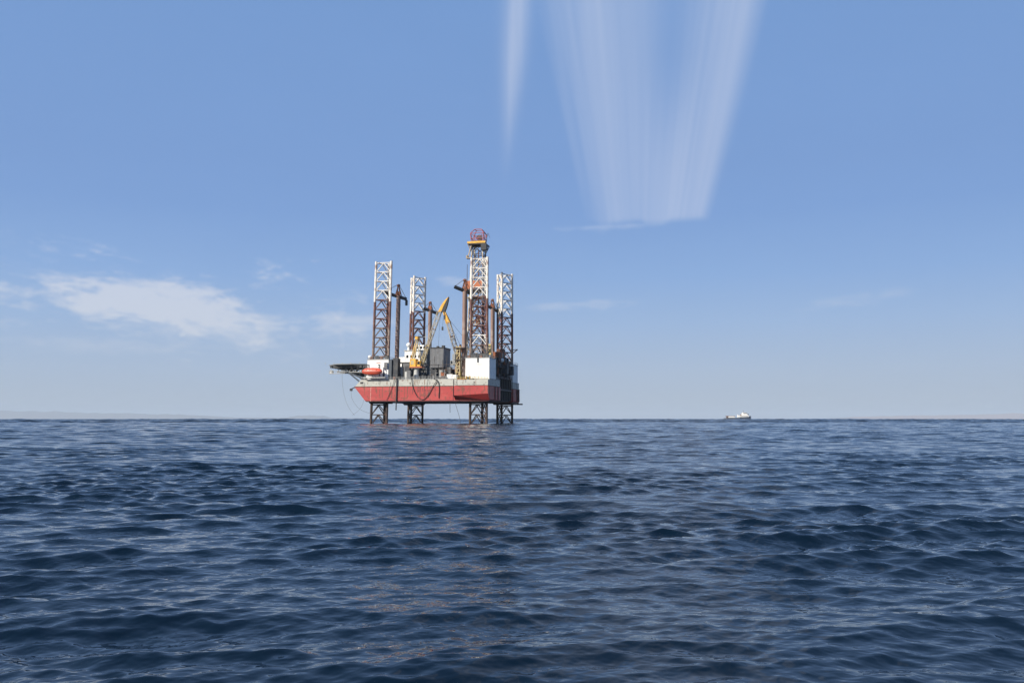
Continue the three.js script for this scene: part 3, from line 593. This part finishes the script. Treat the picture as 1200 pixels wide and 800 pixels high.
{ // yellow pedestal crane
  const C = thing('pedestal_crane', 'yellow pedestal crane with lattice boom ending in a bent solid tip', 'crane', at3(18.6, 21.28, 1.5), TURN, 'deck cranes');
  part('pedestal', [new THREE.CylinderGeometry(1.15, 1.45, 4.8, 20).translate(0, 2.4, 0), new THREE.CylinderGeometry(1.75, 1.2, .8, 20).translate(0, 5.2, 0)], M.paleGrey, C);
  part('slew_platform', box(-2.9, 3.6, 5.6, 6.2, -2.3, 2.3), M.orangeDull, C);
  const hse = part('machinery_house', box(-2.8, 0.2, 6.2, 10.0, -2.1, 2.1), M.yellow, C);
  part('louvre', box(-2.3, -.6, 7.2, 9.2, 2.1, 2.16), M.boomYellow, hse);
  const cab = part('operator_cab', box(.9, 2.6, 6.3, 8.9, .5, 2.2), M.yellow, C); part('window', box(1.1, 2.4, 7.2, 8.6, 2.2, 2.26), M.glass, cab);
  const G = sub('gantry', C);
  for (const z of [-1.3, 1.3]) { part('mast', bar(V(-1.8, 10, z), V(.2, 20.3, z), .3), M.boomYellow, G); part('back_stay', bar(V(-2.6, 10, z), V(.2, 20.3, z), .18), M.yellow, G); part('front_leg', bar(V(2.8, 6.3, z), V(.2, 20.3, z), .2), M.boomYellow, G); }
  part('sheave_head', box(-.5, .8, 19.6, 21, -1.6, 1.6), M.yellow, G);
  const Bm = sub('boom', C), a = V(2.6, 7.2, 0), b = V(11.6, 33.6, 0), l = lattice(a, b, 1.3, 1.8, 16, .15);
  l.chords.forEach((g) => part('chord', g, M.boomPale, Bm)); part('lacing', l.lace, M.boomYellow, Bm, { kind: 'stuff' });
  for (const f of [.33, .66]) { const p = [[-1, -1], [1, -1], [1, 1], [-1, 1]].map(([i, j]) => l.P(f, i, j)); part('splice_frame', p.map((q, i) => bar(q, p[(i + 1) % 4], .16, 4)), M.rusty, Bm); }
  const foot = lattice(a, a.clone().lerp(b, .36), 1.55, 1.6, 8, .19); part('boom_foot', foot.chords.concat(foot.lace), M.boomYellow, C);
  // bent solid tip: plate box with a curved back
  const s = new THREE.Shape(); s.moveTo(11.0, 33.2); s.lineTo(12.6, 33.0); s.quadraticCurveTo(13.6, 36.2, 16.2, 40.4); s.quadraticCurveTo(12.9, 38.0, 11.0, 33.2);
  part('boom_tip', new THREE.ExtrudeGeometry(s, { depth: 1.6, bevelEnabled: true, bevelSize: .06, bevelThickness: .06, bevelSegments: 1 }).translate(0, 0, -.8), M.yellow, C);
  const s2 = new THREE.Shape(); s2.moveTo(12.65, 33.0); s2.quadraticCurveTo(13.65, 36.2, 16.2, 40.3); s2.quadraticCurveTo(15.9, 36.4, 14.3, 33.0); s2.lineTo(12.65, 33.0);
  part('tip_web', new THREE.ExtrudeGeometry(s2, { depth: 1.5, bevelEnabled: false }).translate(0, 0, -.75), M.black, C);
  part('hoist_wire', bar(V(14.2, 33.8, 0), V(14.2, 30.6, 0), .06, 4), M.rope, C); part('hook_block', [box(13.8, 14.6, 29.6, 31.4, -.3, .3), new THREE.TorusGeometry(.35, .12, 6, 12, 4.2).translate(14.2, 29.2, 0)], M.black, C);
  part('hoist_wire', bar(V(11.9, 33, 0), V(11.0, 12.2, .2), .05, 4), M.rope, C);
  part('pendant_line', bar(V(.2, 20.6, .9), V(11.6, 33.8, .6), .05, 4), M.rope, C); part('pendant_line', bar(V(.2, 20.6, -.9), V(11.6, 33.8, -.6), .05, 4), M.rope, C);
}
{ // second crane, boom leaning to the left
  const C = thing('pedestal_crane', 'pale crane boom leaning left with a yellow upper end, near the tall king post', 'crane', at3(36.4, 21.28, -9), TURN, 'deck cranes');
  part('pedestal', new THREE.CylinderGeometry(1.2, 1.5, 7.4, 20).translate(0, 3.7, 0), M.post, C);
  const hse = part('machinery_house', box(-1.6, 3.2, 7.4, 10.8, -2, 2), M.midGrey, C); part('louvre', box(.6, 2.4, 8.2, 10, 2, 2.06), M.dark, hse);
  const cab = part('operator_cab', box(-3.0, -1.6, 7.2, 9.7, .4, 2), M.paleGrey, C); part('window', box(-2.8, -1.8, 8, 9.4, 2, 2.06), M.glass, cab);
  part('gantry', [bar(V(2.6, 10.8, 1.2), V(1.6, 17.5, 1), .2), bar(V(2.6, 10.8, -1.2), V(1.6, 17.5, -1), .2), bar(V(-.8, 10.8, 1.2), V(1.6, 17.5, 1), .16), bar(V(-.8, 10.8, -1.2), V(1.6, 17.5, -1), .16), bar(V(1.6, 17.5, 1.2), V(1.6, 17.5, -1.2), .2)], M.rusty, C);
  const Bm = sub('boom', C), a = V(.6, 10.8, 0), b = V(-4.9, 28.6, 0), l = lattice(a, b, 1.9, 1.9, 11, .19);
  l.chords.forEach((g) => part('chord', g, M.boomPale, Bm)); part('lacing', l.lace, M.boomPale, Bm, { kind: 'stuff' });
  for (const f of [.3, .62]) { const p = [[-1, -1], [1, -1], [1, 1], [-1, 1]].map(([i, j]) => l.P(f, i, j)); part('splice_frame', p.map((q, i) => bar(q, p[(i + 1) % 4], .18, 4)), M.rusty, Bm); }
  const u = lattice(b, V(-7.3, 34.6, 0), 1.9, .8, 5, .24); part('boom_head', u.chords.concat(u.lace), M.yellow, C);
  part('head_plate', beam(V(-5.1, 29, .8), V(-6.4, 32.6, .6), .9, .2), M.yellow, C);
  part('hoist_wire', bar(V(-7.5, 34.4, 0), V(-8.0, 26.6, 0), .06, 4), M.rope, C); part('hook_block', box(-8.4, -7.6, 25, 26.8, -.3, .3), M.black, C);
  part('pendant_line', bar(V(1.6, 17.5, .8), V(-7, 34.4, .3), .07, 4), M.rope, C);
  part('stay_line', bar(V(-6.2, 32.4, 0), V(4.4, 20.5, 2.6), .07, 4), M.rope, C);
}
{ // drilling derrick
  const x0 = 43.0, z0 = -24, D = thing('drilling_derrick', 'tall lattice drilling derrick with red crown cage, behind the nearest leg', 'derrick', at3(x0, 32.4, z0), TURN);
  const H = 60, hw = (y) => mix(4.7, 2.9, y / H), cs = [[-1, -1], [1, -1], [1, 1], [-1, 1]], P = (c, y) => V(cs[c % 4][0] * hw(y), y, cs[c % 4][1] * hw(y));
  for (let c = 0; c < 4; c++) part('corner_leg', bar(P(c, 0), P(c, H), .42, 8, .36), M.derrickPale, D);
  const nb = 12; for (let k = 0; k < nb; k++) for (let c = 0; c < 4; c++) { const y0 = H * k / nb, y1 = H * (k + 1) / nb; part('x_brace', [bar(P(c, y0), P(c + 1, y1), .18, 5), bar(P(c + 1, y0), P(c, y1), .18, 5), bar(P(c, y1), P(c + 1, y1), .2, 5)], k % 3 ? M.derrickDark : M.derrickPale, D); }
  const mb = sub('monkey_board', D); part('board', box(-5.6, 4.6, 35.6, 36.1, -5, 5.2), M.derrickDark, mb); part('windbreak', box(-5.8, 3.6, 36.2, 40.4, 5.0, 5.3), M.orangeDull, mb); part('windbreak', box(-6.1, -5.8, 36.2, 40.4, -4.6, 5.0), M.rusty, mb);
  part('lower_board', [box(-4.6, 4.4, 31.6, 32.0, -4.4, 5.0), beam(V(-4.4, 31.6, 4.8), V(-3.2, 28.2, 3.6), .3, .3), beam(V(4.2, 31.6, 4.8), V(3.2, 28.2, 3.6), .3, .3)], M.boomYellow, mb);
  part('travelling_block', [box(-1, 1, 18, 23, -.8, .8), bar(V(0, 23, 0), V(0, 58, 0), .25)], M.rusty, D);
  part('standpipe', bar(V(-3.4, 0, 3.8), V(-2.6, 40, 3.0), .25), M.midGrey, D);
  const cp = sub('crown_platform', D);
  part('deck', box(-4.8, 4.8, 60.0, 60.5, -4.8, 4.8), M.derrickDark, cp);
  part('toe_board', [box(-4.95, 4.95, 60.5, 61.5, 4.8, 5.0), box(-5.0, -4.8, 60.5, 61.4, -4.8, 4.8)], M.yellow, cp);
  for (const [i, j] of cs) part('under_bracket', beam(V(i * 4.6, 60, j * 4.6), V(i * 2.9, 55.6, j * 2.9), .35, .35), M.derrickPale, cp);
  part('corner_box', box(2.6, 5.6, 56.6, 60.0, 2.2, 5.4), M.black, cp);
  part('ladder_landing', [box(-5.6, -2.8, 52.6, 53.0, 1.5, 4.5), box(-5.6, -4.9, 53, 54.2, 1.5, 4.5), beam(V(-3, 60, 3.8), V(-4.8, 53, 3.8), .5, .3)], M.derrickPale, cp);
  const cf = sub('crown_cage', D);
  for (let c = 0; c < 4; c++) { const q = (y, s) => V(cs[c][0] * s, y, cs[c][1] * s), q2 = (y, s) => V(cs[(c + 1) % 4][0] * s, y, cs[(c + 1) % 4][1] * s);
    part('cage_post', bar(q(60.5, 3.1), q(66.2, 3.6), .22), M.crownRed, cf); part('cage_post', bar(q(66.2, 3.6), q(68.6, 1.8), .22), M.crownRed, cf);
    part('cage_rail', [bar(q(66.2, 3.6), q2(66.2, 3.6), .2, 5), bar(q(63.4, 3.35), q2(63.4, 3.35), .16, 5), bar(q(60.6, 3.1), q2(66.2, 3.6), .16, 5), bar(q2(60.6, 3.1), q(66.2, 3.6), .16, 5)], M.crownRed, cf); part('cage_rail', bar(q(68.6, 1.8), q2(68.6, 1.8), .2, 5), M.crownRed, cf); }
  part('crown_sheave', new THREE.CylinderGeometry(1.6, 1.6, .6, 18).rotateX(Math.PI / 2).translate(.4, 64.2, 0), M.derrickDark, cf);
  part('gin_pole', [bar(V(4.2, 60.5, 2), V(5.6, 66.2, 2), .12), bar(V(5.6, 66.2, 2), V(6.6, 63.6, 2), .1)], M.derrickDark, cf);
}
// loose boxes on deck
for (const [x0, x1, h, z, lab] of [[32.6, 34.6, 1.3, 4.2, 'small white deck box, alone left of the longer white boxes'], [35.4, 38.0, 2.2, 3.8, 'white deck container at the middle of the deck edge row'], [38.2, 40.2, 1.9, 4.0, 'white deck container closest to the big white jack house']]) {
  const b = thing('deck_container', lab, 'container', at3((x0 + x1) / 2, 21.28, z), TURN, 'white boxes on the deck edge'), w = (x1 - x0) / 2;
  part('box_body', box(-w, w, 0, h, -1.1, 1.1), M.white, b); part('corner_post', [[-1, -1], [-1, 1], [1, -1], [1, 1]].map(([i, j]) => box(i * w - .08, i * w + .08, 0, h + .04, j * 1.1 - .08, j * 1.1 + .08)), M.paleGrey, b); part('door', box(-w * .6, w * .6, .15, h - .15, 1.1, 1.15), M.white, b);
}
{ const b = thing('cable_reel', 'yellow cable reel on the sponson in front of the white jack house', 'reel', at3(47.3, 20.6, 8.6), TURN); part('drum', new THREE.CylinderGeometry(.5, .5, 1.6, 14).rotateZ(Math.PI / 2).translate(0, .95, 0), M.dark, b); for (const x of [-.85, .85]) part('flange', new THREE.CylinderGeometry(.95, .95, .14, 18).rotateZ(Math.PI / 2).translate(x, .95, 0), M.yellow, b); }
{ const b = thing('pipe_bundle', 'ochre pipes stacked along the sponson edge', 'pipes', at3(44.4, 20.6, 8.6), TURN); for (let k = 0; k < 6; k++) part('pipe', bar(V(-2.6 + .2 * (k % 2), .2 + .36 * Math.floor(k / 3), -.4 + .38 * (k % 3)), V(1.6, .2 + .36 * Math.floor(k / 3), -.4 + .38 * (k % 3)), .18, 8), k % 2 ? M.boomYellow : M.orangeDull, b); }
// hoses, wires and lines
function line(name, label, category, pts, r, group) { const o = pts.map((p) => at(...p)), m = part(numbered(name), tube(o, r, 48), name === 'anchor_wire' ? M.wire : M.rope, scene); m.userData = { label, category }; if (group) m.userData.group = group; }
const HZ = 7.35;
line('draped_hose', 'black hose draped in a loop over the red hull left of mid length', 'hose', [[18.3, 21.4, HZ], [18.8, 18, HZ], [21.5, 12.8, HZ], [24.3, 11.4, HZ], [27, 13.6, HZ], [29.4, 17.8, HZ], [31.2, 20.6, HZ]], .15, 'hoses over the hull side');
line('draped_hose', 'second black hose hanging straight down the red hull near mid length', 'hose', [[29.5, 21.4, HZ], [31.6, 20.2, HZ], [32.4, 17, HZ], [32.3, 12, HZ]], .17, 'hoses over the hull side');
line('draped_hose', 'slack black hose on the red hull close to the lifeboat', 'hose', [[9.6, 21.3, HZ], [8.2, 17.2, HZ], [6.8, 13.6, HZ], [5.6, 11.2, HZ]], .12, 'hoses over the hull side');
line('discharge_pipe', 'thick dark vertical pipe hanging from deck edge past hull bottom', 'pipe', [[10.7, 21.4, HZ + .1], [10.7, 16, HZ + .1], [10.7, 10, HZ + .1], [10.7, 6.4, HZ + .1]], .3);
line('hanging_line', 'thin line hanging below the hull beside the leg behind the crane', 'rope', [[24.2, 10.6, 5], [23.2, 6.5, 5], [22.2, 2.2, 5], [21.9, -.3, 5]], .09, 'lines hanging under the hull');
line('hanging_line', 'short straight line hanging under the middle of the hull', 'rope', [[37.6, 10.6, 6], [37.6, 8, 6], [37.7, 5.2, 6]], .13, 'lines hanging under the hull');
line('hanging_line', 'slanting line under the hull left of the nearest stern leg', 'rope', [[40.5, 10.8, 8], [41.7, 7, 8], [43, 3, 8], [43.6, -.3, 8]], .09, 'lines hanging under the hull');
line('anchor_wire', 'slack wire looping from under the helideck towards the bow', 'wire', [[-21.5, 24.6, 0], [-21.2, 20, 0], [-19.6, 13, 0], [-17, 7.5, 0], [-14, 4, 0]], .06, 'slack wires at the bow');
line('anchor_wire', 'slack wire curving from the bow fairlead to the bow leg', 'wire', [[-13.8, 16.2, 6], [-13, 12, 6], [-9.5, 7.4, 5.5], [-5.6, 5.4, 4.4], [-3.6, 5, 3.4]], .06, 'slack wires at the bow');
line('anchor_wire', 'short slack wire under the raked bow', 'wire', [[-7, 11.6, 5.2], [-8, 8.5, 5.4], [-10, 6, 5.4], [-13.5, 4, 4]], .05, 'slack wires at the bow');

// ---------------------------------------------------------------- supply vessel near the horizon, bow to the right
{
  const X = 585, Z = -2300, T = thing('supply_vessel', 'small white and dark supply ship near the horizon', 'ship', [X, 0, Z], 0.12);
  const ring = (w, y0, y1) => [[y1, -w], [y0 + .3, -w * .93], [y0, -w * .6], [y0, w * .6], [y0 + .3, w * .93], [y1, w]];
  const navy = std(.035, .045, .065, .5), cream = std(.80, .77, .70, .5), brown = std(.16, .09, .06, .7);
  part('hull', loft([[-35, ring(7, -1.5, 4.0)], [-30, ring(8, -2, 3.9)], [8, ring(8.4, -2, 4.0)], [10, ring(8.4, -2, 6.6)], [24, ring(7.4, -2, 7.2)], [31, ring(4.2, -1.5, 8.4)], [35.5, ring(.6, 1.5, 9.6)]]), navy, T);
  part('cargo_rail', box(-34, 7, 4.0, 5.0, 7.6, 8.0), navy, T);
  const cargo = part('deck_cargo', box(-27, -10.5, 4, 8.6, -6, 6), cream, T); part('cargo_top', box(-30.5, -9, 7.4, 9.4, -5.5, 5.5), brown, cargo); part('cargo_top', box(-29, -26, 4, 9.6, -5, 5), brown, cargo);
  const s = part('superstructure', [box(3.4, 27, 6.6, 11.0, -6.6, 6.6)], cream, T);
  part('upper_storey', box(11, 25.5, 11, 14.2, -5.8, 5.8), cream, s);
  for (let k = 0; k < 7; k++) part('window', box(4 + k * 3.1, 5.8 + k * 3.1, 8.4, 9.6, 6.6, 6.66), M.glass, s);
  const b = part('bridge', box(13.5, 22, 14.2, 17.6, -5.4, 5.4), cream, T); part('bridge_window', box(13.9, 21.6, 15.6, 16.7, 5.4, 5.46), M.glass, b); part('bridge_roof', box(13, 22.5, 17.6, 17.9, -5.8, 5.8), cream, b);
  part('mast', [bar(V(16, 17.9, 0), V(16, 24, 0), .35), bar(V(14.6, 21.8, 0), V(17.4, 21.8, 0), .2)], M.midGrey, T);
  part('funnel', box(7, 9.6, 11.0, 13.4, -1.6, 1.6), brown, T);
  part('deck_post', bar(V(-1.2, 4, 4), V(-1.2, 13.2, 4), 1.15, 8), cream, T);
  part('foredeck_crane', [bar(V(28, 7.8, 0), V(28, 15, 0), .8), bar(V(28, 14.4, 0), V(24, 16.8, 0), .5), box(26.8, 29.4, 12.6, 15.2, -1.2, 1.2)], M.steel, T);
}

// ---------------------------------------------------------------- far coast
function ridge(name, label, pts, depth, D, mat, seed) {   // pts: [x, height]
  const nx = (pts.length - 1) * 24 + 1, nz = 7, pos = [], idx = [];
  for (let i = 0; i < nx; i++) {
    const E = 2.86, f = i / 24, k = Math.min(pts.length - 2, Math.floor(f)), t = f - k, ts = t * t * (3 - 2 * t), x = E * mix(pts[k][0], pts[k + 1][0], t), h = 1.05 * E * mix(pts[k][1], pts[k + 1][1], ts) * (.82 + .36 * fbm(x * .0022, 3, seed, 4));
    for (let j = 0; j < nz; j++) { const g = j / (nz - 1), up = Math.pow(Math.sin(Math.PI * g), .55); pos.push(x + 40 * (noise(i * .7, j, seed) - .5), -1.5 + (h + 1.5) * up * (.9 + .2 * noise(i * .35, j * 1.7, seed + 1)), -D + depth * (.5 - g)); }
  }
  for (let i = 0; i < nx - 1; i++) for (let j = 0; j < nz - 1; j++) { const a = i * nz + j, b = a + 1, c = a + nz, d = c + 1; idx.push(a, c, b, b, c, d); }
  const g = new THREE.BufferGeometry(); g.setAttribute('position', new THREE.Float32BufferAttribute(pos, 3)); g.setIndex(idx); g.computeVertexNormals();
  const m = new THREE.Mesh(g, mat); m.name = name; m.userData = { kind: 'structure', label, category: 'coast' }; scene.add(m);
}
const desert = std(.15, .125, .11, .95), sand = std(.36, .215, .155, .95);
ridge('coastal_hills', 'faint low hills on the horizon at the far left', [[-9600, 150], [-8200, 118], [-7400, 105], [-6300, 82], [-5400, 72], [-4900, 48], [-4300, 18], [-3200, 14], [-2400, 10]], 4000, 40000, desert, 3);
ridge('rocky_island', 'faint flat topped rocky island left of the rig', [[-3420, 4], [-3330, 30], [-3240, 44], [-3060, 46], [-2940, 38], [-2860, 42], [-2790, 20], [-2700, 3]], 2000, 38500, desert, 8);
ridge('sandy_coast', 'pale sandy coast on the horizon at the far right', [[5100, 12], [5500, 34], [6200, 46], [7000, 58], [7800, 72], [8600, 82], [9800, 88]], 4000, 39300, sand, 12);

scene.traverse((o) => { if (o.isMesh) { o.castShadow = true; o.receiveShadow = true; } });
renderer.render(scene, camera);
